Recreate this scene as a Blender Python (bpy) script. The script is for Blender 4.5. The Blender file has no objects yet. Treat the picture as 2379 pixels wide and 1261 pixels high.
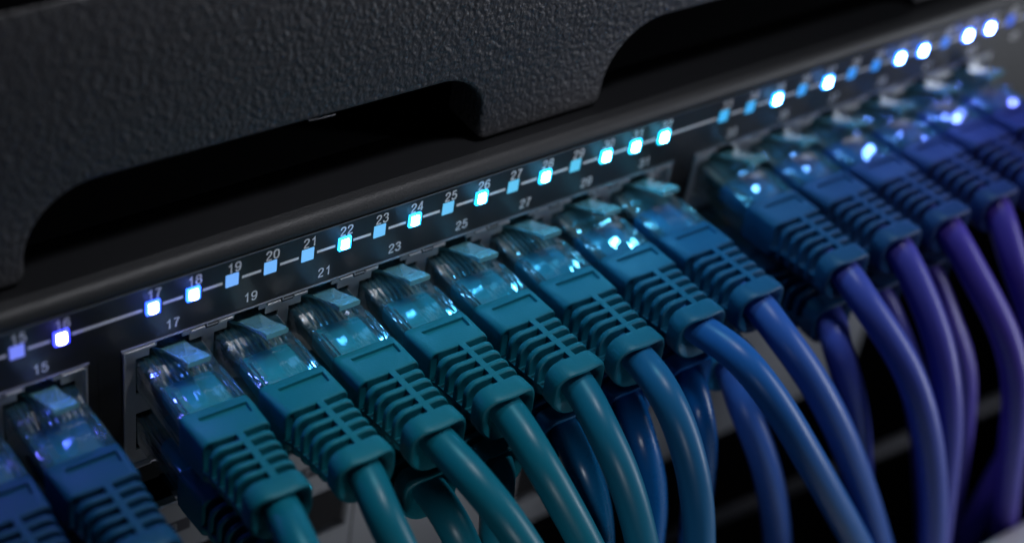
import bpy, math, random
from mathutils import Vector, Matrix, geometry
random.seed(7)
S = 0.001                                  # everything below is written in millimetres
scene = bpy.context.scene
PIX = 6.985                                # half the port pitch

# ------------------------------------------------------------------ camera
R = ((0.8032181739941009, -0.5805334662425934, 0.1334970394351192),
     (0.2928507866279512, 0.5799887907350672, 0.7601653894995908),
     (-0.518728234952535, -0.5714839430762986, 0.6358672196842621))
CAM = Vector((-93.9395, -183.9680, 183.7505))
FPX, IW, IH = 4044.427, 2379.0, 1261.0
cam = bpy.data.cameras.new('camera'); cam_o = bpy.data.objects.new('camera', cam)
scene.collection.objects.link(cam_o)
cam_o.matrix_world = Matrix(((R[0][0], R[1][0], R[2][0], CAM.x*S), (R[0][1], R[1][1], R[2][1], CAM.y*S),
                             (R[0][2], R[1][2], R[2][2], CAM.z*S), (0, 0, 0, 1)))
cam.sensor_width = 36; cam.sensor_fit = 'HORIZONTAL'; cam.lens = FPX/IW*36
cam.clip_start = 0.01; cam.clip_end = 10
cam.dof.use_dof = True; cam.dof.focus_distance = 0.288; cam.dof.aperture_fstop = 8.4; cam.dof.aperture_blades = 0
scene.camera = cam_o

# ------------------------------------------------------------------ world, exposure
w = bpy.data.worlds.new('World'); scene.world = w; w.use_nodes = True
w.node_tree.nodes['Background'].inputs[0].default_value = (0.25, 0.35, 0.5, 1)
w.node_tree.nodes['Background'].inputs[1].default_value = 0.012
vs = scene.view_settings
vs.view_transform = 'Standard'; vs.look = 'None'; vs.exposure = 0; vs.gamma = 1; vs.use_curve_mapping = False
scene.cycles.max_bounces = 10; scene.cycles.transparent_max_bounces = 24; scene.cycles.transmission_bounces = 10
scene.cycles.use_denoising = True

# ------------------------------------------------------------------ lamps (unseen area lights added round the rack)
def area(name, loc, target, size, power, col, size_y=None, spread=None):
    l = bpy.data.lights.new(name, 'AREA'); l.size = size*S; l.energy = power; l.color = col
    if size_y: l.shape = 'RECTANGLE'; l.size_y = size_y*S
    if spread: l.spread = math.radians(spread)
    o = bpy.data.objects.new(name, l); scene.collection.objects.link(o)
    o.location = Vector(loc)*S
    d = Vector(target)-Vector(loc); o.rotation_euler = d.to_track_quat('-Z', 'Y').to_euler()
    return o
area('strip_lamp', (420, -235, 0), (100, -45, -40), 32, 0.70, (0.86, 0.90, 1.0), 320)
area('top_lamp', (115, 78, 450), (75, -30, -15), 110, 0.80, (0.28, 0.84, 1.0), 50)
area('cover_lamp', (130, -105, 410), (40, 0, 20), 50, 0.095, (0.92, 0.93, 1.0), 50, 60)
area('low_fill', (-60, -330, -60), (60, 0, -60), 40, 0.008, (0.90, 0.93, 1.0), 40, 24)  # added fill, brightens the lower plugs and the grey panel

# ------------------------------------------------------------------ materials
def mat(name):
    m = bpy.data.materials.new(name); m.use_nodes = True
    return m, m.node_tree, m.node_tree.nodes['Principled BSDF']
def add_bump(nt, b, scale, dist, strength=1.0, detail=2.0, rough_var=None, stretch=None, kind='noise'):
    tc = nt.nodes.new('ShaderNodeTexCoord'); src = tc.outputs['Object']
    if stretch:
        mp = nt.nodes.new('ShaderNodeMapping'); mp.inputs['Scale'].default_value = stretch
        nt.links.new(src, mp.inputs[0]); src = mp.outputs[0]
    if kind == 'noise':
        n = nt.nodes.new('ShaderNodeTexNoise'); n.inputs['Scale'].default_value = scale; n.inputs['Detail'].default_value = detail
        out = n.outputs['Fac']
    else:
        n = nt.nodes.new('ShaderNodeTexVoronoi'); n.feature = 'SMOOTH_F1'; n.inputs['Scale'].default_value = scale
        n.inputs['Smoothness'].default_value = 0.9; out = n.outputs['Distance']
    nt.links.new(src, n.inputs['Vector'])
    bp = nt.nodes.new('ShaderNodeBump'); bp.inputs['Distance'].default_value = dist; bp.inputs['Strength'].default_value = strength
    nt.links.new(out, bp.inputs['Height'])
    nt.links.new(bp.outputs[0], b.inputs['Normal'])
    return n, bp
def plain(name, col, rough, metal=0, bump=None, spec=0.5):
    m, nt, b = mat(name)
    b.inputs['Base Color'].default_value = (*col, 1); b.inputs['Roughness'].default_value = rough
    b.inputs['Metallic'].default_value = metal; b.inputs['Specular IOR Level'].default_value = spec
    if bump: add_bump(nt, b, *bump)
    return m
def emis(name, col, s):
    m, nt, b = mat(name)
    b.inputs['Base Color'].default_value = (0.02, 0.02, 0.02, 1)
    b.inputs['Emission Color'].default_value = (*col, 1); b.inputs['Emission Strength'].default_value = s
    b.inputs['Roughness'].default_value = 0.3
    return m

M = {}
M['panel'] = plain('panel_black', (0.013, 0.0135, 0.014), 0.42, 0, (3500, 0.00006, 0.8))
M['bezel'] = plain('bezel_black', (0.014, 0.015, 0.017), 0.5, 0, (3200, 0.00010, 0.9))
M['shelf'] = plain('shelf_black', (0.005, 0.0055, 0.007), 0.5, 0, (2600, 0.00003, 0.5))  # darker copy of the bezel black, shade on the shelf put into colour
M['matte'] = plain('matte_black', (0.004, 0.004, 0.0045), 1.0, 0, None, 0.0)
M['edge'] = plain('film_edge', (0.13, 0.15, 0.17), 0.3)
M['ink'] = plain('white_ink', (0.86, 0.86, 0.87), 0.6)
M['steel'] = plain('cage_steel', (0.48, 0.50, 0.53), 0.36, 0.6, (900, 0.00004, 0.5))
M['dark'] = plain('cavity_black', (0.006, 0.006, 0.007), 0.6)
M['grey'] = plain('grey_sheet_metal', (0.30, 0.31, 0.33), 0.45, 0.2, (1500, 0.00003, 0.5))
M['label'] = plain('label_dark', (0.05, 0.05, 0.06), 0.6)
M['label_ink'] = plain('label_ink', (0.25, 0.26, 0.28), 0.6)
M['pale'] = plain('pale_plastic', (0.62, 0.60, 0.66), 0.5)
M['rail'] = plain('rail_metal', (0.09, 0.09, 0.10), 0.4, 0.5)
M['wire'] = plain('inner_wire', (0.34, 0.26, 0.20), 0.4)
M['gold'] = plain('gold_contact', (0.7, 0.45, 0.2), 0.3, 1.0)
M['back'] = plain('rack_black', (0.004, 0.004, 0.0045), 1.0, 0, (40, 0.002, 0.3), 0.0)

# pebbled cover plastic: two sizes of grain
m, nt, b = mat('cover_textured')
b.inputs['Base Color'].default_value = (0.040, 0.0395, 0.043, 1); b.inputs['Roughness'].default_value = 0.46
tc = nt.nodes.new('ShaderNodeTexCoord')
wn = nt.nodes.new('ShaderNodeTexNoise'); wn.inputs['Scale'].default_value = 500
va = nt.nodes.new('ShaderNodeVectorMath'); va.operation = 'MULTIPLY_ADD'
va.inputs[1].default_value = (0.0004, 0.0004, 0.0004)
nt.links.new(tc.outputs['Object'], wn.inputs['Vector']); nt.links.new(wn.outputs['Color'], va.inputs[0]); nt.links.new(tc.outputs['Object'], va.inputs[2])
mp = nt.nodes.new('ShaderNodeMapping'); mp.inputs['Scale'].default_value = (1.0, 1.0, 0.8); nt.links.new(va.outputs[0], mp.inputs[0])
v1 = nt.nodes.new('ShaderNodeTexNoise'); v1.inputs['Scale'].default_value = 1020; v1.inputs['Detail'].default_value = 2.0; v1.inputs['Roughness'].default_value = 0.5
nt.links.new(mp.outputs[0], v1.inputs['Vector'])
v2 = nt.nodes.new('ShaderNodeTexVoronoi'); v2.feature = 'SMOOTH_F1'; v2.inputs['Scale'].default_value = 1300; v2.inputs['Smoothness'].default_value = 1
nt.links.new(mp.outputs[0], v2.inputs['Vector'])
ad = nt.nodes.new('ShaderNodeMath'); ad.operation = 'MULTIPLY_ADD'; ad.inputs[1].default_value = -0.55
nt.links.new(v2.outputs['Distance'], ad.inputs[0]); nt.links.new(v1.outputs['Fac'], ad.inputs[2])
bp = nt.nodes.new('ShaderNodeBump'); bp.inputs['Distance'].default_value = 0.0004; bp.inputs['Strength'].default_value = 0.8
nt.links.new(ad.outputs[0], bp.inputs['Height']); nt.links.new(bp.outputs[0], b.inputs['Normal'])
M['cover'] = m

# clear polycarbonate; cyan light falling on it is put into its diffuse colour
def crystal(name, tint, milky, body=(0.16, 0.50, 0.68)):
    m = bpy.data.materials.new(name); m.use_nodes = True; nt = m.node_tree; nt.nodes.clear()
    out = nt.nodes.new('ShaderNodeOutputMaterial')
    tc = nt.nodes.new('ShaderNodeTexCoord')
    n = nt.nodes.new('ShaderNodeTexNoise'); n.inputs['Scale'].default_value = 520; n.inputs['Detail'].default_value = 3
    mp = nt.nodes.new('ShaderNodeMapping'); mp.inputs['Scale'].default_value = (1.0, 0.12, 1.0)
    nt.links.new(tc.outputs['Object'], mp.inputs[0]); nt.links.new(mp.outputs[0], n.inputs['Vector'])
    bp = nt.nodes.new('ShaderNodeBump'); bp.inputs['Distance'].default_value = 0.00035; bp.inputs['Strength'].default_value = 0.5
    nt.links.new(n.outputs['Fac'], bp.inputs['Height'])
    tr = nt.nodes.new('ShaderNodeBsdfTransparent'); tr.inputs[0].default_value = (*tint, 1)
    gl = nt.nodes.new('ShaderNodeBsdfGlass'); gl.inputs['Color'].default_value = (*tint, 1); gl.inputs['Roughness'].default_value = 0.06; gl.inputs['IOR'].default_value = 1.5
    gs = nt.nodes.new('ShaderNodeBsdfGlossy'); gs.inputs['Roughness'].default_value = 0.04; gs.inputs['Color'].default_value = (1, 1, 1, 1)
    df = nt.nodes.new('ShaderNodeBsdfDiffuse'); df.inputs[0].default_value = (*body, 1)
    for s in (gl, gs, df): nt.links.new(bp.outputs[0], s.inputs['Normal'])
    fr = nt.nodes.new('ShaderNodeFresnel'); fr.inputs['IOR'].default_value = 1.58; nt.links.new(bp.outputs[0], fr.inputs['Normal'])
    m1 = nt.nodes.new('ShaderNodeMixShader'); m1.inputs[0].default_value = 0.22
    nt.links.new(tr.outputs[0], m1.inputs[1]); nt.links.new(gl.outputs[0], m1.inputs[2])
    m2 = nt.nodes.new('ShaderNodeMixShader'); m2.inputs[0].default_value = milky
    nt.links.new(m1.outputs[0], m2.inputs[1]); nt.links.new(df.outputs[0], m2.inputs[2])
    mm = nt.nodes.new('ShaderNodeMath'); mm.operation = 'MULTIPLY_ADD'; mm.inputs[1].default_value = 2.6; mm.inputs[2].default_value = 0.02; mm.use_clamp = True
    nt.links.new(fr.outputs[0], mm.inputs[0])
    m3 = nt.nodes.new('ShaderNodeMixShader'); nt.links.new(mm.outputs[0], m3.inputs[0])
    nt.links.new(m2.outputs[0], m3.inputs[1]); nt.links.new(gs.outputs[0], m3.inputs[2])
    nt.links.new(m3.outputs[0], out.inputs[0])
    return m
M['crystal'] = crystal('clear_polycarbonate', (0.72, 0.93, 0.97), 0.07)
M['tab'] = crystal('clear_latch', (0.72, 0.95, 1.0), 0.50, (0.30, 0.78, 0.88))

def ramp(stops, x):
    if x <= stops[0][0]: return stops[0][1]
    for (a, ca), (b_, cb) in zip(stops, stops[1:]):
        if x <= b_:
            t = (x-a)/(b_-a); return tuple(ca[i]*(1-t)+cb[i]*t for i in range(3))
    return stops[-1][1]
# teal-to-violet cast of the light along the row, put into boot and jacket colours
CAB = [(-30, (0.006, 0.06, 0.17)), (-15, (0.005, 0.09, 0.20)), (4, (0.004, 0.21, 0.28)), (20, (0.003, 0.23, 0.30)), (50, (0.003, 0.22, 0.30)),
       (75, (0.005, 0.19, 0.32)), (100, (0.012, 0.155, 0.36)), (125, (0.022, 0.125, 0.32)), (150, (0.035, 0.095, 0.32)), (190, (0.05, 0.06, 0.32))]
JAC = [(-20, (0.008, 0.07, 0.2)), (4, (0.004, 0.11, 0.155)), (45, (0.004, 0.11, 0.16)), (60, (0.006, 0.105, 0.18)), (73, (0.010, 0.095, 0.22)), (87, (0.014, 0.10, 0.34)), (101, (0.030, 0.10, 0.38)),
       (123, (0.055, 0.078, 0.38)), (137, (0.070, 0.064, 0.37)), (151, (0.078, 0.050, 0.36)), (200, (0.08, 0.04, 0.32))]
def rubber(name, col, rough, bump):
    m, nt, b = mat(name)
    b.inputs['Base Color'].default_value = (*col, 1); b.inputs['Roughness'].default_value = rough
    b.inputs['Specular IOR Level'].default_value = 0.28
    n, bp = add_bump(nt, b, *bump)
    # faint wear in the gloss
    n2 = nt.nodes.new('ShaderNodeTexNoise'); n2.inputs['Scale'].default_value = 180; n2.inputs['Detail'].default_value = 5
    tc = nt.nodes.new('ShaderNodeTexCoord'); nt.links.new(tc.outputs['Object'], n2.inputs['Vector'])
    mr = nt.nodes.new('ShaderNodeMapRange'); mr.inputs[3].default_value = rough-0.07; mr.inputs[4].default_value = rough+0.12
    nt.links.new(n2.outputs['Fac'], mr.inputs[0]); nt.links.new(mr.outputs[0], b.inputs['Roughness'])
    return m

# ------------------------------------------------------------------ mesh helpers
class MB:
    def __init__(s): s.v = []; s.f = []
    def add(s, vs, fs):
        k = len(s.v); s.v += [tuple(p) for p in vs]; s.f += [tuple(k+i for i in f) for f in fs]; return s
    def box(s, x0, x1, y0, y1, z0, z1):
        return s.add([(x0,y0,z0),(x1,y0,z0),(x1,y1,z0),(x0,y1,z0),(x0,y0,z1),(x1,y0,z1),(x1,y1,z1),(x0,y1,z1)],
                     [(0,3,2,1),(4,5,6,7),(0,1,5,4),(1,2,6,5),(2,3,7,6),(3,0,4,7)])
    def build(s, name, m, parent=None, bevel=0, smooth=None, origin=(0,0,0), seg=2):
        me = bpy.data.meshes.new(name)
        me.from_pydata([((p[0]-origin[0])*S, (p[1]-origin[1])*S, (p[2]-origin[2])*S) for p in s.v], [], s.f)
        me.materials.append(m); me.validate(); me.update()
        return link_mesh(name, me, parent, bevel, smooth, origin, seg)
def link_mesh(name, me, parent=None, bevel=0, smooth=None, origin=(0,0,0), seg=2):
    if smooth is not None:
        me.shade_smooth(); me.set_sharp_from_angle(angle=math.radians(smooth))
    o = bpy.data.objects.new(name, me); scene.collection.objects.link(o)
    o.location = Vector(origin)*S
    if parent: o.parent = parent
    if bevel:
        bv = o.modifiers.new('bevel', 'BEVEL'); bv.width = bevel*S; bv.segments = seg; bv.limit_method = 'ANGLE'; bv.angle_limit = math.radians(40)
        bv.harden_normals = False
    return o
def empty(name, loc, label, cat, group=None):
    o = bpy.data.objects.new(name, None); scene.collection.objects.link(o); o.location = Vector(loc)*S
    o.empty_display_size = 0.01
    o['label'] = label; o['category'] = cat
    if group: o['group'] = group
    return o
def grid_plate(mb, x0, x1, z0, z1, y0, y1, holes, back=False):
    """plate in the xz plane, front at y0, with rectangular holes (x0,x1,z0,z1)"""
    xs = sorted({x0, x1} | {v for h in holes for v in h[:2] if x0 < v < x1})
    zs = sorted({z0, z1} | {v for h in holes for v in h[2:] if z0 < v < z1})
    def full(i, j):
        if i < 0 or j < 0 or i >= len(xs)-1 or j >= len(zs)-1: return False
        cx, cz = (xs[i]+xs[i+1])/2, (zs[j]+zs[j+1])/2
        return not any(h[0] < cx < h[1] and h[2] < cz < h[3] for h in holes)
    ix = {}; vs_ = []; fs = []
    def V(i, j, k):
        if (i, j, k) not in ix: ix[(i, j, k)] = len(vs_); vs_.append((xs[i], y1 if k else y0, zs[j]))
        return ix[(i, j, k)]
    for i in range(len(xs)-1):
        for j in range(len(zs)-1):
            if not full(i, j): continue
            fs.append((V(i,j,0), V(i+1,j,0), V(i+1,j+1,0), V(i,j+1,0)))
            fs.append((V(i,j,1), V(i,j+1,1), V(i+1,j+1,1), V(i+1,j,1)))
            if not full(i-1, j): fs.append((V(i,j,0), V(i,j+1,0), V(i,j+1,1), V(i,j,1)))
            if not full(i+1, j): fs.append((V(i+1,j,0), V(i+1,j,1), V(i+1,j+1,1), V(i+1,j+1,0)))
            if not full(i, j-1): fs.append((V(i,j,0), V(i,j,1), V(i+1,j,1), V(i+1,j,0)))
            if not full(i, j+1): fs.append((V(i,j+1,0), V(i+1,j+1,0), V(i+1,j+1,1), V(i,j+1,1)))
    mb.add(vs_, fs); return mb
GLYPH = {   # centre lines of plain grotesque figures in a box 0.56 wide and 1 high; 's' = smooth, 'p' = straight
 '0': [('s', [(0.28, 1), (0.08, 0.86), (0.03, 0.5), (0.08, 0.14), (0.28, 0), (0.48, 0.14), (0.53, 0.5), (0.48, 0.86), (0.28, 1)])],
 '1': [('p', [(0.10, 0.74), (0.24, 0.82), (0.36, 1.0), (0.36, -0.05)])],
 '2': [('s', [(0.03, 0.70), (0.10, 0.92), (0.28, 1), (0.47, 0.92), (0.51, 0.73), (0.40, 0.50), (0.18, 0.28), (0.04, 0.02)]), ('p', [(0.0, 0.0), (0.56, 0.0)])],
 '3': [('s', [(0.04, 0.78), (0.12, 0.95), (0.28, 1), (0.45, 0.93), (0.49, 0.76), (0.41, 0.58), (0.22, 0.53)]), ('s', [(0.22, 0.53), (0.44, 0.48), (0.53, 0.28), (0.44, 0.06), (0.27, 0), (0.10, 0.06), (0.03, 0.24)])],
 '4': [('p', [(0.42, -0.05), (0.42, 1.0), (0.36, 1.0), (0.02, 0.28), (0.02, 0.25), (0.58, 0.25)])],
 '5': [('p', [(0.50, 0.99), (0.13, 0.99), (0.07, 0.50)]), ('s', [(0.07, 0.50), (0.18, 0.60), (0.34, 0.62), (0.49, 0.50), (0.53, 0.30), (0.45, 0.08), (0.27, 0), (0.10, 0.06), (0.03, 0.22)])],
 '6': [('s', [(0.50, 0.80), (0.42, 0.96), (0.28, 1), (0.12, 0.88), (0.04, 0.60), (0.03, 0.36), (0.10, 0.08), (0.29, 0), (0.46, 0.08), (0.53, 0.30), (0.46, 0.53), (0.29, 0.60), (0.12, 0.52), (0.04, 0.34)])],
 '7': [('p', [(0.02, 0.98), (0.53, 0.98)]), ('s', [(0.53, 0.98), (0.36, 0.70), (0.24, 0.36), (0.19, -0.05)])],
 '8': [('s', [(0.28, 0.54), (0.11, 0.62), (0.06, 0.78), (0.12, 0.94), (0.28, 1), (0.44, 0.94), (0.50, 0.78), (0.45, 0.62), (0.28, 0.54), (0.10, 0.46), (0.03, 0.27), (0.10, 0.06), (0.28, 0), (0.46, 0.06), (0.53, 0.27), (0.46, 0.46), (0.28, 0.54)])],
 '9': [('s', [(0.06, 0.20), (0.14, 0.04), (0.28, 0), (0.44, 0.12), (0.52, 0.40), (0.53, 0.64), (0.46, 0.92), (0.27, 1), (0.10, 0.92), (0.03, 0.70), (0.10, 0.47), (0.27, 0.40), (0.44, 0.48), (0.52, 0.66)])]}
def text_mesh(txt, h, m, parent, loc, name='port_number', wgt=0.155):
    mb = MB(); adv = 0.78; x0 = -((len(txt)-1)*adv+0.56)/2
    for k, ch in enumerate(txt):
        for kind, P in GLYPH[ch]:
            pts = [Vector((x0+k*adv+x, z-0.5, 0)) for x, z in P]
            if kind == 's': pts = catmull(pts, 5)
            l, r = [], []
            for i, p in enumerate(pts):
                e1 = (p-pts[i-1]).normalized() if i else None; e2 = (pts[i+1]-p).normalized() if i < len(pts)-1 else None
                if e1 is None: e1 = e2
                if e2 is None: e2 = e1
                t = (e1+e2).normalized(); q = Vector((-t.y, t.x, 0))*(wgt/2)/max(0.5, t.dot(e1))
                l.append(p+q); r.append(p-q)
            n = len(pts); vs_ = [(v.x*h, 0, v.y*h) for v in l+r]
            mb.add(vs_, [(i, n+i, n+i+1, i+1) for i in range(n-1)])
    me = bpy.data.meshes.new(name); me.from_pydata([(a*S, b_*S, c*S) for a, b_, c in mb.v], [], mb.f); me.materials.append(m)
    o = bpy.data.objects.new(name, me); scene.collection.objects.link(o); o.location = Vector(loc)*S; o.parent = parent
    return o
def loft(mb, rings, cap0=True, cap1=True):
    n = len(rings[0]); vs_ = [p for r in rings for p in r]; fs = []
    for k in range(len(rings)-1):
        for i in range(n):
            j = (i+1) % n
            fs.append((k*n+i, k*n+j, (k+1)*n+j, (k+1)*n+i))
    if cap0: fs.append(tuple(reversed(range(n))))
    if cap1: fs.append(tuple((len(rings)-1)*n+i for i in range(n)))
    mb.add(vs_, fs); return mb
def tube(path, radius, sides=20, cap=True, flat=1.0):
    pts = [Vector(p) for p in path]; rings = []
    t = (pts[1]-pts[0]).normalized(); nrm = Vector((1, 0, 0)); nrm = (nrm - t*nrm.dot(t)).normalized()
    for i, p in enumerate(pts):
        t2 = (pts[min(i+1, len(pts)-1)] - pts[max(i-1, 0)]).normalized()
        nrm = (nrm - t2*nrm.dot(t2)).normalized(); bn = t2.cross(nrm)
        rings.append([p + (nrm*math.cos(a) + bn*math.sin(a)*flat)*radius for a in [2*math.pi*k/sides for k in range(sides)]])
    mb = MB(); loft(mb, rings, cap, cap); return mb
def catmull(P, n=10):
    P = [Vector(p) for p in P]; P = [P[0]*2-P[1]] + P + [P[-1]*2-P[-2]]; out = []
    for i in range(1, len(P)-2):
        a, b_, c, d = P[i-1:i+3]
        for k in range(n):
            t = k/n
            out.append(0.5*((2*b_)+(c-a)*t+(2*a-5*b_+4*c-d)*t*t+(3*b_-a-3*c+d)*t**3))
    out.append(P[-2]); return out
def at(u, v, y):
    """point of the plane y (mm in front of the panel is negative) seen at pixel u, v of the photograph"""
    a, b_ = (u-IW/2)/FPX, -(v-IH/2)/FPX
    d = Vector((R[0][i]*a + R[1][i]*b_ - R[2][i] for i in range(3)))
    return CAM + d*((y-CAM.y)/d.y)
def led_x(n): return (n-17)*PIX + ((n-1)//16-1)*8.205
def port_x(n): return led_x(n) + PIX/2

# ------------------------------------------------------------------ setting
bg = MB(); bg.box(-500, 900, 160, 162, -700, 500).build('background', M['back'])['kind'] = 'structure'

# ------------------------------------------------------------------ network switch
sw = empty('network_switch', (0, 0, -40), 'black rack network switch with a row of numbered blue lights above its ports', 'network switch')
SW0 = Vector((0, 0, -40))
def sw_build(mb, name, m, **k):
    mb.v = [(p[0], p[1], p[2]+40) for p in mb.v]; return mb.build(name, m, sw, **k)
X0, X1 = -190, 420
groups = [(1, 16), (17, 32), (33, 44)]
cages = [(led_x(a)-5.3, led_x(b_)+4.15, -35.2, -7.35) for a, b_ in groups]
leds = list(range(5, 49))
LW, LH = 1.22, 1.35
holes = list(cages) + [(led_x(n)-LW, led_x(n)+LW, -LH, LH) for n in leds]
mb = MB(); grid_plate(mb, X0, X1, -39, 4.35, 0, 0.8, holes)
sw_build(mb, 'front_panel', M['panel'])
# body behind the plate (sides, floor) kept clear of the port cages
mb = MB(); mb.box(X0, X1, 24, 150, -39, 4.0); mb.box(X0, X1, 0.9, 24, 2.2, 4.0); mb.box(X0, X1, 0.9, 24, -39, -36.4)
mb.box(X0, X1, 2.2, 23.9, -7.0, -1.8)
sw_build(mb, 'chassis', M['dark'])
# top bezel, a rounded lip that runs back as a shelf
prof = [(0.9, 4.36), (0.35, 4.45), (0.02, 4.75)]
for k in range(0, 11):
    a = math.pi/2*k/10; prof.append((2.1-2.1*math.cos(a), 4.9+2.3*math.sin(a)))
prof += [(3.4, 7.36), (3.4, 4.36)]
mb = MB(); loft(mb, [[(x, p[0], p[1]) for p in prof] for x in (X0, X1)])
sw_build(mb, 'top_bezel', M['bezel'], smooth=35)
prof = [(3.42, 4.4), (3.42, 7.3), (9, 7.1), (14, 6.9), (14.3, 6.75), (14.6, 6.9), (60, 7.2), (60, 4.4)]
mb = MB(); loft(mb, [[(x, p[0], p[1]) for p in prof] for x in (X0, X1)])
sw_build(mb, 'top_cover', M['shelf'], smooth=35)
# seam in the face right of the first cage
for x in (cages[0][1]+1.6, cages[1][1]+1.6):
    mb = MB(); mb.box(x, x+0.25, -0.03, 0.02, -38.8, -7.4); sw_build(mb, 'seam', M['dark'])

LIT = {16, 17, 18, 22, 24, 26, 28, 30, 31, 32, 35, 37, 40, 41, 43, 44, 14, 47}
LC = [(-30, (0.045, 0.035, 1.0)), (-8, (0.03, 0.05, 1.0)), (6, (0.025, 0.12, 1.0)), (20, (0.02, 0.34, 1.0)), (60, (0.015, 0.48, 1.0)), (105, (0.01, 0.56, 0.95)),
      (140, (0.015, 0.32, 1.0)), (180, (0.02, 0.17, 1.0)), (220, (0.05, 0.10, 1.0))]
LD = [(-30, (0.16, 0.16, 0.85)), (6, (0.16, 0.36, 0.95)), (30, (0.16, 0.50, 0.95)), (80, (0.10, 0.55, 0.85)), (110, (0.06, 0.52, 0.92)), (140, (0.04, 0.36, 0.95)), (200, (0.03, 0.13, 0.85))]
for n in leds:
    x = led_x(n); lit = n in LIT
    if lit:
        e1 = emis('led_glow', ramp(LC, x), 6.0)
        mb = MB()                                  # collar of the light pipe, stood proud to throw a halo on the face
        grid_plate(mb, x-LW+0.06, x+LW-0.06, 40-LH+0.06, 40+LH-0.06, -0.42, 0.5, [(x-0.76, x+0.72, 40-1.0, 40+1.0)])
        o = mb.build('status_light', e1, sw, bevel=0.12)
        c = ramp(LC, x); e2 = emis('led_core', tuple(0.12+0.88*v for v in c), 105.0)
        mb = MB(); mb.box(x-0.74, x+0.70, -0.70, 0.6, 40-0.98, 40+0.98); mb.v = [p for p in mb.v]
        q = mb.build('lens', e2, o, bevel=0.3)
    else:
        e1 = emis('led_dim', ramp(LD, x), 1.0)
        mb = MB(); mb.box(x-LW+0.05, x+LW-0.05, -0.06, 0.7, 40-LH+0.05, 40+LH-0.05)
        mb.build('status_light', e1, sw, bevel=0.12)
# white rule between the lights
for a, b_ in zip(leds, leds[1:]):
    xa, xb = led_x(a)+1.75, led_x(b_)-1.75
    mb = MB(); mb.box(xa, xb, -0.025, 0.02, -0.30, 0.22); sw_build(mb, 'printed_rule', M['ink'])
for n in range(13, 49):
    o = text_mesh(str(n), 1.75, M['ink'], sw, (led_x(n)+0.28, -0.03, 42.55))
    if n % 2: text_mesh(str(n), 1.75, M['ink'], sw, (led_x(n)+3.5, -0.03, 40-4.87))

# port cages
def cage(ci):
    x0, x1, z0, z1 = cages[ci]; a, b_ = groups[ci]
    hs = []
    for n in range(a, b_, 2):
        c = port_x(n)
        hs += [(c-5.95, c+5.95, -18.9, -10.9), (c-3.6, c+3.6, -10.95, -9.5), (c-2.3, c+2.3, -9.55, -8.2)]
        hs += [(c-5.95, c+5.95, -31.6, -23.2), (c-3.6, c+3.6, -33.1, -31.5), (c-2.3, c+2.3, -34.3, -33.0)]
    mb = MB(); grid_plate(mb, x0+0.12, x1-0.12, z0+0.12, z1-0.12, 0.95, 1.35, hs)
    o = sw_build(mb, 'port_cage', M['steel'])
    # folded rim of the cage and the walls between ports
    mb = MB(); mb.box(x0+0.14, x0+0.5, -0.35, 0.93, z0+0.2, z1-0.2); mb.box(x1-0.5, x1-0.14, -0.25, 0.93, z0+0.2, z1-0.2)
    for n in range(a, b_, 2):
        c = port_x(n)
        l, r = (x0+0.55 if n == a else c-PIX+1.25), (x1-0.55 if n == b_-1 else c+PIX-1.25)
        mb.box(l, c-3.2, -0.35, 0.93, z1-0.75, z1-0.3); mb.box(c+3.2, r, -0.35, 0.93, z1-0.75, z1-0.3)
        mb.box(l, r, -0.2, 0.93, z0+0.25, z0+0.6)
    mb.v = [(p[0], p[1], p[2]+40) for p in mb.v]; mb.build('cage_rim', M['steel'], o, bevel=0.1)
    mb = MB()
    for n in range(a, b_, 2):
        c = port_x(n)
        for xx in (c-6.6, c+6.4): mb.box(xx, xx+0.2, 1.4, 20, -35, -7.6)
    mb.box(x0+.2, x1-.2, 1.4, 20, -21.2, -20.9); mb.box(x0+.2, x1-.2, 20.1, 20.4, -35, -7.6)
    mb.v = [(p[0], p[1], p[2]+40) for p in mb.v]; mb.build('port_walls', M['dark'], o)
    # black spring clips with a bright lip where two ports meet
    for n in range(a, b_-2, 2):
        c = port_x(n)+PIX
        mb = MB(); mb.box(c-1.15, c+1.15, -0.30, 0.9, z1-0.95, z1+0.25)
        mb.v = [(p[0], p[1], p[2]+40) for p in mb.v]; k = mb.build('spring_clip', M['dark'], o, bevel=0.15)
        mb = MB(); mb.box(c-0.9, c+0.9, -0.42, -0.25, z1-0.42, z1-0.28); mb.box(c-1.05, c-0.9, -0.42, -0.25, z1-0.42, z1+0.1)
        mb.v = [(p[0], p[1], p[2]+40) for p in mb.v]; mb.build('clip_lip', M['steel'], k)
for i in range(3): cage(i)
# thin raised edge of the face over each cage
for x0, x1, z0, z1 in cages:
    mb = MB(); mb.box(x0-0.2, x1+0.2, -0.35, 0.0, z1+0.02, z1+0.32); sw_build(mb, 'cutout_edge', M['edge'], bevel=0.1)
mb = MB(); mb.box(X0, X1, -0.10, 0.0, 4.22, 4.34); sw_build(mb, 'film_edge', M['edge'])

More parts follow.
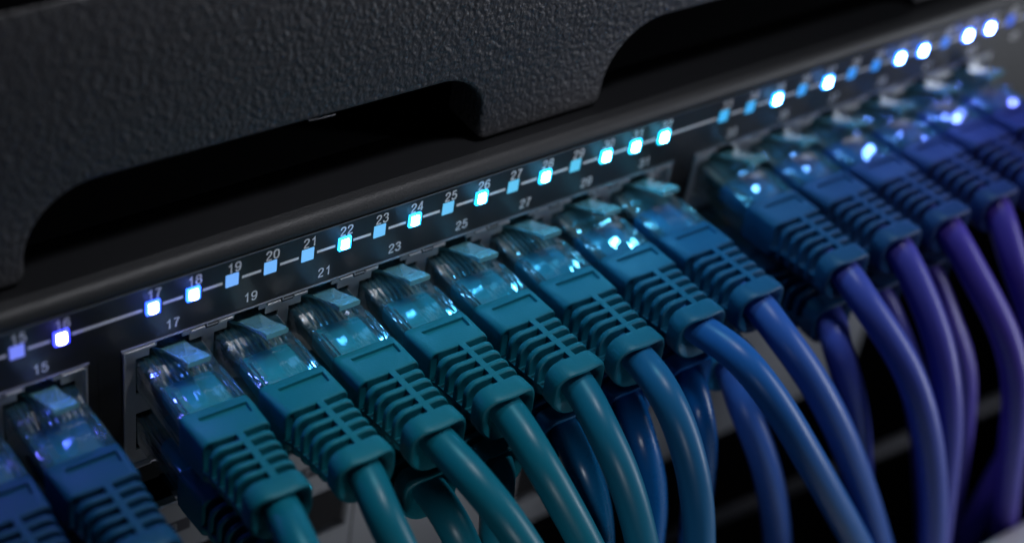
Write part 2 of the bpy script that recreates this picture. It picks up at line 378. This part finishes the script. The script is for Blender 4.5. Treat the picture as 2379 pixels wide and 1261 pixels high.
# ------------------------------------------------------------------ textured cover above the switch
def cover():
    yf, th = 5.4, 9.0; zt, zb, zw = 54.7, 7.75, 22.3
    pts = [(X0, zt), (X0, zb)]
    for k in range(-1, 4):
        a, b_ = -18.0+110*k, 64.6+110*k
        if a < X0+5 or b_ > X1-5: continue
        def arc(cx, cz, r, t0, t1, n=10):
            return [(cx+r*math.cos(math.radians(t0+(t1-t0)*i/n)), cz+r*math.sin(math.radians(t0+(t1-t0)*i/n))) for i in range(n+1)]
        pts += arc(a-2.0, zb+2.0, 2.0, -90, 0, 4) + [(a, zw-11)] + arc(a+12, zw-11, 12, 180, 90, 12)[1:]
        pts += arc(b_-9, zw-9, 9, 90, 0, 12) + arc(b_+2.0, zb+2.0, 2.0, 180, 270, 4)
    pts += [(X1, zb), (X1, zt)]
    n = len(pts)
    def inset(d):
        out = []
        for i in range(n):
            p0, p1, p2 = Vector(pts[i-1]), Vector(pts[i]), Vector(pts[(i+1) % n])
            e1, e2 = (p1-p0).normalized(), (p2-p1).normalized()
            n1, n2 = Vector((-e1.y, e1.x)), Vector((-e2.y, e2.x)); bis = n1+n2
            bis = bis/max(bis.length_squared/2, 0.2) if bis.length > 1e-6 else n1
            out.append(tuple(p1+bis*d))
        return out
    rings = []
    for d, y in ((0, th), (0, 0.9), (0.12, 0.42), (0.42, 0.12), (0.9, 0.0)):
        rings.append([(x, yf+y, z) for x, z in inset(d)])
    mb = MB(); loft(mb, rings, False, False)
    tris = geometry.tessellate_polygon([[Vector((x, z, 0)) for x, _, z in rings[-1]]])
    k = len(mb.v)-n; mb.f += [tuple(k+i for i in t) for t in tris]
    k = 0; mb.f += [tuple(reversed(t)) for t in tris]
    cvr = empty('equipment_cover', (0, 0, 0), 'black pebble-textured plastic cover with rounded cut-outs along its bottom edge', 'cover')
    o = mb.build('faceplate', M['cover'], cvr, smooth=50)
    b2 = MB(); b2.box(X0, X1, th+yf+0.2, 150, 30, zt-1.0); b2.build('housing', M['matte'], cvr)  # body added behind the plate to stop the top light leaking through
    b2 = MB(); b2.box(X0, X1, yf+0.6, 150, zt+0.05, zt+4); b2.build('top_blackout', M['matte'], cvr)  # added matte slab that blacks out the lit top edge of the plate
    a, b_ = at(716, 281, 5.2), at(780, 266, 5.2)
    tube([a+Vector((0, 0, 0.5)), a+Vector((0.1, 0, 0)), (a+b_)/2+Vector((0, 0, -0.1)), b_], 0.09, 6).build('moulding_burr', M['rail'], cvr)
    return o
cv = cover()
import bmesh
bm = bmesh.new(); bm.from_mesh(cv.data); bmesh.ops.recalc_face_normals(bm, faces=bm.faces); bm.to_mesh(cv.data); bm.free()

# ------------------------------------------------------------------ patch cable parts (shared meshes)
def perimeter(a, zt, zb, r, nseg=5):
    """list of (x, z, nx, nz, tag) round a rounded rectangle, always the same count"""
    P = []
    w = a-r
    def top(z, nz, sign, rec):
        xs = [(-w, 's'), (-w*0.72, 'r'), (-w*0.72+0.15, 'ri'), (-0.42, 'ri'), (-0.32, 'sp'), (0.80, 'sp'), (0.90, 'ri'), (w*0.95-0.15, 'ri'), (w*0.95, 'r'), (w, 's')]
        if sign < 0: xs = xs[::-1]
        for x, t in xs: P.append((x, z, 0, nz, t if rec else ('sp' if t == 'sp' else 's')))
    def corner(cx, cz, t0):
        for i in range(1, nseg):
            t = math.radians(t0-90*i/nseg); P.append((cx+r*math.cos(t), cz+r*math.sin(t), math.cos(t), math.sin(t), 's'))
    top(zt, 1, 1, True)
    corner(w, zt-r, 90)
    h0, h1 = zt-r, zb+r; q = h0+(h1-h0)*0.80
    for z, t in ((h0, 's'), (q+0.38, 's'), (q+0.30, 'sp'), (q-0.3, 'sp'), (q-0.38, 's'), (h1, 's')): P.append((a, z, 1, 0, t))
    corner(w, zb+r, 0)
    top(zb, -1, -1, False)
    corner(-w, zb+r, -90)
    for z, t in ((h1, 's'), (q-0.38, 's'), (q-0.30, 'sp'), (q+0.3, 'sp'), (q+0.38, 's'), (h0, 's')): P.append((-a, z, -1, 0, t))
    corner(-w, zt-r, 180)
    return P
def boot_mesh():
    prof = [(13.4, 5.95, 3.55, -4.2, 0.8), (15, 6.0, 3.75, -4.3, 0.9), (21.4, 5.85, 4.35, -4.3, 1.5), (23, 5.6, 4.45, -4.2, 2.3),
            (32.5, 5.1, 4.7, -3.9, 2.7), (33.4, 5.25, 4.8, -4.0, 3.0), (36.5, 5.45, 4.85, -4.2, 3.3)]
    def P(d):
        d = max(prof[0][0], min(prof[-1][0], d))
        for p, q in zip(prof, prof[1:]):
            if d <= q[0]:
                t = (d-p[0])/(q[0]-p[0]); return [p[i]*(1-t)+q[i]*t for i in range(1, 5)]
    rings = []
    def ring(d, sl=0.0, rec=0.0, shrink=0.0, bulge=0.0, dome=1.0):
        a, zt, zb, r = P(d); pr = []
        for x, z, nx, nz, t in perimeter(a, zt, zb, r):
            dep = shrink + (sl if t != 'sp' else 0) + (rec if (t == 'ri' or (t == 'sp' and nz > 0 and rec)) else 0)
            pr.append((x-nx*dep, -(d+bulge*(1-(x/6.2)**2)), z-nz*dep))
        rings.append(pr)
    ring(13.4, shrink=0.35); ring(13.5, shrink=0.1); ring(13.75)
    ring(15.3); ring(15.35); ring(15.45, rec=0.55); ring(17.9, rec=0.55); ring(18.02); ring(18.1)
    ring(19.5); ring(20.8)
    for i in range(5):
        c = 22.1+2.40*i; h = 0.66; b_ = 0.3
        ring(c-h-0.42, bulge=b_); ring(c-h-0.15, sl=0.05, bulge=b_); ring(c-h, sl=0.22, bulge=b_); ring(c-h+0.03, sl=2.3, bulge=b_)
        ring(c+h-0.03, sl=2.3, bulge=b_); ring(c+h, sl=0.22, bulge=b_); ring(c+h+0.15, sl=0.05, bulge=b_); ring(c+h+0.42, bulge=b_)
    ring(33.8, bulge=0.5); ring(34.9, bulge=0.95); ring(35.3, shrink=0.06, bulge=1.15); ring(35.55, shrink=0.22, bulge=1.25); ring(35.68, shrink=0.5, bulge=1.25)
    # dished end that closes on the cable
    last = rings[-1]; cz = 0.6
    for f, dd in ((0.35, 0.25), (0.75, 0.9), (1.0, 1.3)):
        pr = []
        for x, y, z in last:
            an = math.atan2(z-cz, x); tx, tz = 2.9*math.cos(an), cz+2.9*math.sin(an)
            pr.append((x*(1-f)+tx*f, y+dd, z*(1-f)+tz*f))
        rings.append(pr)
    mb = MB(); loft(mb, rings, True, True); return mb
def to_mesh(mb, name, m, smooth=None):
    me = bpy.data.meshes.new(name); me.from_pydata([(p[0]*S, p[1]*S, p[2]*S) for p in mb.v], [], mb.f); me.materials.append(m); me.validate()
    b2 = bmesh.new(); b2.from_mesh(me); bmesh.ops.recalc_face_normals(b2, faces=b2.faces); b2.to_mesh(me); b2.free()
    if smooth is not None: me.shade_smooth(); me.set_sharp_from_angle(angle=math.radians(smooth))
    return me
def rrect(a, zt, zb, r, seg=3):
    P = []
    for cx, cz, t0 in ((a-r, zt-r, 90), (a-r, zb+r, 0), (-(a-r), zb+r, -90), (-(a-r), zt-r, 180)):
        for i in range(seg+1):
            t = math.radians(t0-90*i/seg); P.append((cx+r*math.cos(t), cz+r*math.sin(t)))
    return P
ME = {}
ME['boot'] = to_mesh(boot_mesh(), 'boot', M['dark'], 32)
mb = MB(); loft(mb, [[(x, -d, z) for x, z in rrect(5.84-sh, 3.35+up-sh, -3.3+sh, 0.45)] for d, sh, up in
    ((-9, 0.3, 0), (-8.7, 0, 0), (2.4, 0, -0.1), (2.9, 0, -0.35), (5.6, 0, -0.35), (6.6, 0, 0.1), (9.6, 0, 0.12), (13.35, 0, 0.12), (13.6, 0.4, 0))])
ME['crystal'] = to_mesh(mb, 'plug_body', M['crystal'], 40)
mb = MB()                                           # raised runners along the top edges
for s in (-1, 1):
    for x, wd, d0, d1 in ((5.2, 0.28, 5.8, 13.3), (4.3, 0.18, 7.5, 13.2)):
        loft(mb, [[(s*x+wd*q[0], -d, 3.40+h*(q[1]+1)) for q in ((-1, -1), (-0.7, 0.4), (0, 0.8), (0.7, 0.4), (1, -1))] for d, h in ((d0, 0.05), (d0+0.8, 0.25), (d1, 0.25))])
for k in range(9):
    x = (k-4)*1.02; loft(mb, [[(x+0.2*q[0], -d, 2.95+h*(q[1]+1)) for q in ((-1, -1), (-0.7, 0.5), (0.7, 0.5), (1, -1))] for d, h in ((-3, 0.3), (4.2, 0.3), (5.6, 0.08))])
ME['runner'] = to_mesh(mb, 'guide_runner', M['crystal'], 50)
mb = MB()                                           # latch lever
lev = [(-7, 2.9, 3.0, 0.9), (-3, 4.0, 3.0, 0.9), (0, 5.5, 2.1, 0.75), (2.2, 6.5, 1.95, 0.7), (4.6, 7.6, 1.95, 0.75), (6.2, 8.4, 1.98, 0.85), (8.1, 8.9, 2.0, 1.05)]
loft(mb, [[(0.3+x, -d, z+h) for x, h in ((-hw, 0.12), (-hw+0.12, 0), (hw-0.12, 0), (hw, 0.12), (hw, th-0.12), (hw-0.12, th), (-hw+0.12, th), (-hw, th-0.12))] for d, z, hw, th in
    [(d, z-1.1, hw, th) for d, z, hw, th in lev]])
ME['latch'] = to_mesh(mb, 'latch_tab', M['tab'], 30)
mb = MB()                                           # flattened sheath inside the clear body
loft(mb, [[(x, -d, z) for x, z in rrect(a, zt, zb, 1.2, 4)] for d, a, zt, zb in ((4.4, 3.9, 1.6, -1.6), (5.0, 4.5, 2.2, -1.9), (8, 4.6, 2.5, -2.1), (13.5, 4.6, 2.6, -2.3))])
ME['sheath'] = to_mesh(mb, 'inner_sheath', M['dark'], 40)
def wires():
    mb = MB()
    for k in range(8):
        x = (k-3.5)*1.02
        path = [(x, 6, 1.2), (x, 0, 1.7), (x, -4.4, 1.5), (x*0.85, -6.5, 0.8)]
        mb2 = tube(path, 0.42, 8); mb.add(mb2.v, mb2.f)
    return mb
ME['wires'] = to_mesh(wires(), 'inner_wires', M['wire'], 60)

def part(name, me, parent, m=None, rot=None, loc=None):
    o = bpy.data.objects.new(name, me); scene.collection.objects.link(o); o.parent = parent
    if m is not None: o.material_slots[0].link = 'OBJECT'; o.material_slots[0].material = m
    if rot: o.rotation_euler = rot
    if loc: o.location = Vector(loc)*S
    return o
ZU, ZL = -14.75, -27.2
def cable(n, row, label, path, col=None, tilt=0.0, yaw=0.0, push=0.0, radius=2.92, gloss=0.30):
    z0 = ZU if row == 'u' else ZL
    c = port_x(n); loc = Vector((c, push, z0))
    g = 'patch cables in the upper row of ports' if row == 'u' else 'patch cables in the lower row of ports'
    t = empty('patch_cable', loc, label, 'patch cable', g)
    dark = col is not None
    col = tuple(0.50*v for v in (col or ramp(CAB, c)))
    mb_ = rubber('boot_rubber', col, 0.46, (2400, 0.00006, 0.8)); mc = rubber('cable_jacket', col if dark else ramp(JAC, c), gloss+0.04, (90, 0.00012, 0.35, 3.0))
    sgn = 1 if row == 'u' else -1
    pb = part('plug_body', ME['crystal'], t, None, (0, 0, 0) if sgn > 0 else (0, math.pi, 0))
    part('latch_tab', ME['latch'], pb); part('guide_runner', ME['runner'], pb); part('inner_wires', ME['wires'], pb); part('inner_sheath', ME['sheath'], pb, rubber('inner_sheath', tuple(min(1, 2.6*v) for v in col), 0.4, (900, 0.00006, 0.5)))  # sheath colour raised so the plug seems to glow inside
    rx = math.radians(tilt)                         # the boot may lean a little on its plug
    b_ = part('boot', ME['boot'], t, mb_)
    piv = Vector((0, -13.6, 0)); Rm = Matrix.Rotation(-rx, 4, 'X') @ Matrix.Rotation(math.radians(yaw), 4, 'Z')
    b_.matrix_basis = Matrix.Translation(piv*S) @ Rm @ Matrix.Translation(-piv*S)
    def bp_(p): return loc + piv + (Rm @ (Vector(p)-piv))
    P = [bp_((0, -30, 0.6)), bp_((0, -33.5, 0.6)), bp_((0, -36.4, 0.6))] + [at(*p) for p in path]
    q = catmull(P, 10)
    for _ in range(90):                             # a stiff jacket has no tight bends
        q = q[:13] + [(q[i-1]+q[i]*2+q[i+1])/4 for i in range(13, len(q)-1)] + [q[-1]]
    mb = tube(q, radius, 24)
    mb.v = [Vector(v)-loc for v in mb.v]
    j = mb.build('jacket', mc, t, smooth=80)
    return t
def L(n, shade, extra=''): return f'{shade} patch cable in the upper port marked {n}{extra}'

U = {   # upper row: pixel path of the hanging cable, with its distance in front of the panel
 15: [(330, 1330, -46), (390, 1420, -54)],
 17: [(690, 1261, -44), (735, 1350, -50), (775, 1450, -54)],
 19: [(880, 1180, -42.5), (925, 1265, -47), (985, 1400, -52)],
 21: [(1080, 1088, -42.5), (1122, 1138, -46), (1164, 1188, -49.5), (1216, 1261, -53.5), (1290, 1380, -57)],
 23: [(1235, 1038, -43), (1277, 1111, -47), (1319, 1184, -50), (1363, 1265, -53), (1420, 1380, -56)],
 25: [(1388, 975, -43), (1430, 1058, -47.5), (1465, 1145, -51), (1494, 1265, -54), (1515, 1380, -56)],
 27: [(1533, 890, -43), (1572, 965, -47.5), (1605, 1065, -51.5), (1622, 1160, -54), (1626, 1265, -55.5), (1622, 1380, -56)],
 29: [(1700, 808, -42), (1752, 864, -47), (1812, 946, -51), (1856, 1022, -54), (1909, 1114, -56.5), (1953, 1192, -58), (1993, 1265, -59.5), (2060, 1390, -60)],
 31: [(1808, 772, -41), (1851, 825, -44.5), (1910, 914, -48.5), (1960, 1019, -51.5), (1990, 1098, -53), (2018, 1178, -54.5), (2042, 1265, -56), (2080, 1390, -57)],
 33: [(2009, 705, -42), (2078, 797, -47.5), (2122, 880, -52), (2150, 975, -55), (2166, 1080, -57.5), (2170, 1180, -59), (2168, 1270, -60), (2160, 1390, -60)],
 35: [(2135, 672, -42), (2175, 762, -47), (2197, 860, -51), (2206, 960, -53.5), (2200, 1060, -55), (2188, 1160, -56), (2176, 1270, -57), (2160, 1390, -58)],
 37: [(2262, 640, -43), (2318, 728, -49), (2352, 820, -53), (2364, 900, -56), (2358, 980, -57), (2346, 1080, -57), (2334, 1190, -57), (2322, 1300, -57), (2305, 1400, -57)],
 39: [(2345, 600, -43), (2392, 690, -48), (2415, 800, -51), (2412, 900, -52), (2385, 990, -52), (2340, 1070, -52), (2290, 1160, -52), (2245, 1261, -52), (2190, 1390, -52)],
 41: [(2440, 560, -43), (2490, 660, -48), (2500, 800, -51), (2470, 950, -52), (2420, 1150, -52), (2400, 1390, -52)],
 43: [(2520, 520, -43), (2570, 620, -48), (2590, 800, -51)],
 13: [(160, 1420, -46), (200, 1500, -52)],
 11: [(0, 1520, -46), (20, 1600, -52)],
}
shade = {11: 'dark navy', 13: 'dark navy', 15: 'deep blue', 17: 'blue-teal', 19: 'teal', 21: 'teal', 23: 'teal', 25: 'teal', 27: 'teal blue', 29: 'blue', 31: 'bright blue',
         33: 'indigo blue', 35: 'indigo', 37: 'violet', 39: 'violet', 41: 'dark violet', 43: 'dark violet'}
extra = {13: ', cut by the left edge', 15: ', left of the port gap', 17: ', first right of the gap', 29: ', hanging in front of its neighbour',
         31: ', last before the black post', 33: ', first right of the black post', 43: ', farthest at the right', 27: ', falling straight down', 39: ', crossing back to the left lower down'}
for n in sorted(U):
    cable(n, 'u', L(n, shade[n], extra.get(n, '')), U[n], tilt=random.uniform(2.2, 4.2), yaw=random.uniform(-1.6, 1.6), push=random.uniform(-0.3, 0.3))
DK = (0.004, 0.17, 0.42)
Lw = {  # lower row
 15: ([(300, 1480, -44), (330, 1600, -46)], None, 0),
 17: ([(670, 1380, -42), (700, 1500, -46)], None, 0),
 21: ([(1037, 1190, -41), (1066, 1240, -43), (1100, 1320, -45), (1150, 1440, -46)], None, 6),
 23: ([(1150, 1150, -40), (1155, 1200, -41), (1150, 1270, -42), (1140, 1380, -42)], None, 3),
 25: ([(1342, 1065, -40.5), (1372, 1125, -42.5), (1388, 1190, -44), (1392, 1265, -45), (1390, 1380, -45)], DK, 6),
 27: ([(1478, 995, -40), (1502, 1065, -42), (1515, 1130, -43), (1514, 1210, -43.5), (1500, 1300, -44), (1480, 1400, -44)], (0.004, 0.15, 0.50), 6),
 29: ([(1612, 930, -40), (1632, 1000, -41.5), (1632, 1080, -42.5), (1612, 1200, -43), (1600, 1390, -43)], (0.004, 0.17, 0.62), 6),
 31: ([(1718, 930, -41), (1752, 1000, -43.5), (1780, 1075, -45), (1800, 1170, -46), (1808, 1265, -46), (1812, 1390, -46)], None, 0),
 33: ([(1935, 790, -40.5), (1966, 860, -43), (1985, 950, -45), (1995, 1040, -46), (2000, 1200, -47), (2010, 1390, -47)], None, 5),
 35: ([(2090, 800, -40), (2128, 890, -42), (2148, 1000, -43), (2158, 1200, -44), (2160, 1390, -44)], None, 3),
 37: ([(2200, 752, -40.5), (2228, 806, -43), (2240, 880, -45), (2236, 960, -46.5), (2222, 1060, -47.5), (2205, 1160, -48), (2190, 1265, -48), (2170, 1390, -48)], None, 4),
}
lsh = {15: 'dark blue', 17: 'dark teal', 21: 'teal', 23: 'teal', 25: 'glossy navy', 27: 'glossy navy', 29: 'glossy bright blue', 31: 'blue', 33: 'indigo blue', 35: 'indigo', 37: 'dark violet', 39: 'dark violet'}
for n in sorted(Lw):
    p, col, ti = Lw[n]
    yw = -8 if n == 31 else 0
    cable(n, 'l', f'{lsh[n]} patch cable in the lower port directly below port {n}', p, col=col, tilt=ti, yaw=yw, gloss=0.22 if col else 0.3)

# ------------------------------------------------------------------ grey patch panel underneath
pp = empty('patch_panel_unit', (0, 0, -100), 'grey sheet metal patch panel with small dark number labels, under the switch', 'patch panel')
def pb_(mb, name, m, parent=None, **k):
    mb.v = [(p[0], p[1], p[2]+100) for p in mb.v]; return mb.build(name, m, parent or pp, **k)
hs = []
for k in range(-6, 3):
    x = 37.6 + (k)*27.2/2*1.0 - 6.6
    hs.append((x-1.0, x+10.2, -72.8, -60.6))
hs.append((44.5+2, 80, -90, -64)) 
hs.append((86, 118, -91, -66))
grid = MB(); grid_plate(grid, X0, 190, -99.8, -46.6, 0, 1.2, hs[:7] + [(84.5, 116, -91.2, -68)])
pb_(grid, 'panel_face', M['grey'])
mb = MB(); mb.box(X0, 190, 1.3, 60, -99.6, -46.9); pb_(mb, 'panel_body', M['dark'])
mb = MB(); mb.box(X0, 190, -0.5, 0, -47.2, -46.5); pb_(mb, 'top_lip', M['steel'], bevel=0.15)
mb = MB(); mb.box(42.6, 42.95, -0.03, 0.02, -99, -58); pb_(mb, 'seam', M['dark'])
for h in hs[:7]:
    mb = MB(); grid_plate(mb, h[0]-0.4, h[1]+0.4, h[2]-0.4, h[3]+0.4, -0.25, 0.0, [h]); pb_(mb, 'port_rim', M['steel'], bevel=0.08)
for i, n in enumerate((1, 3, 5, 7, 9)):
    x = 4.4 + 13.6*(i-1)
    mb = MB(); mb.box(x-1.9, x+3.0, -0.04, 0.02, -55.4, -52.3); o = pb_(mb, 'number_label', M['label'])
    t = text_mesh(str(n), 1.7, M['label_ink'], o, (x-0.1, -0.06, 100-53.85), name='label_number')
em = emis('indicator_cyan', (0.05, 0.65, 1.0), 2.2)
for i in range(-1, 4):
    x = 4.4 + 13.6*i
    mb = MB(); mb.add([(x-0.9, -0.05, -58.4), (x+0.9, -0.05, -58.4), (x-0.5, -0.05, -56.4), (x-0.9, 0.3, -58.4), (x+0.9, 0.3, -58.4), (x-0.5, 0.3, -56.4)],
                      [(0,1,2), (3,5,4), (0,3,4,1), (1,4,5,2), (2,5,3,0)]); pb_(mb, 'port_indicator', em)

# ------------------------------------------------------------------ rail and pale box low in the rack
mb = MB(); a, b_ = Vector((60, 0, -121)), Vector((420, 0, -158))
prof = [(0, 0), (1.8, -0.2), (2.2, -1.2), (2.0, -3.0), (0, -3.4)]
mb = MB()
for z_off in (0,):
    loft(mb, [[(p.x, p.y-q[0], p.z+q[1]) for q in prof] for p in (a, b_)])
o = mb.build('rack_rail', M['rail'], smooth=40)
o['label'] = 'thin dark metal rail crossing the gap behind the hanging cables'; o['category'] = 'rail'
mb = MB(); mb.box(100, 260, -150, -60, -180, -90.3)
o = mb.build('pale_box', M['pale'], bevel=2.0, seg=4); o['label'] = 'pale grey smooth housing edge at the bottom right corner under violet cables'; o['category'] = 'housing'

# a crumb of white plastic lying on the clear plug of port 21
a, b_ = (806-IW/2)/FPX, -(728-IH/2)/FPX
d = Vector((R[0][i]*a + R[1][i]*b_ - R[2][i] for i in range(3))); p = CAM + d*((-11.2-CAM.z)/d.z)
mb = MB(); mb.add([(p.x-0.55, p.y, p.z), (p.x, p.y-0.5, p.z), (p.x+0.55, p.y-0.05, p.z), (p.x+0.05, p.y+0.5, p.z), (p.x-0.4, p.y, p.z+0.3), (p.x, p.y-0.35, p.z+0.35), (p.x+0.4, p.y, p.z+0.28), (p.x+0.05, p.y+0.35, p.z+0.3)],
                  [(0, 3, 2, 1), (4, 5, 6, 7), (0, 1, 5, 4), (1, 2, 6, 5), (2, 3, 7, 6), (3, 0, 4, 7)])
o = mb.build('plastic_crumb', M['pale']); o['label'] = 'tiny white crumb lying on the clear plug under number 21'; o['category'] = 'crumb'
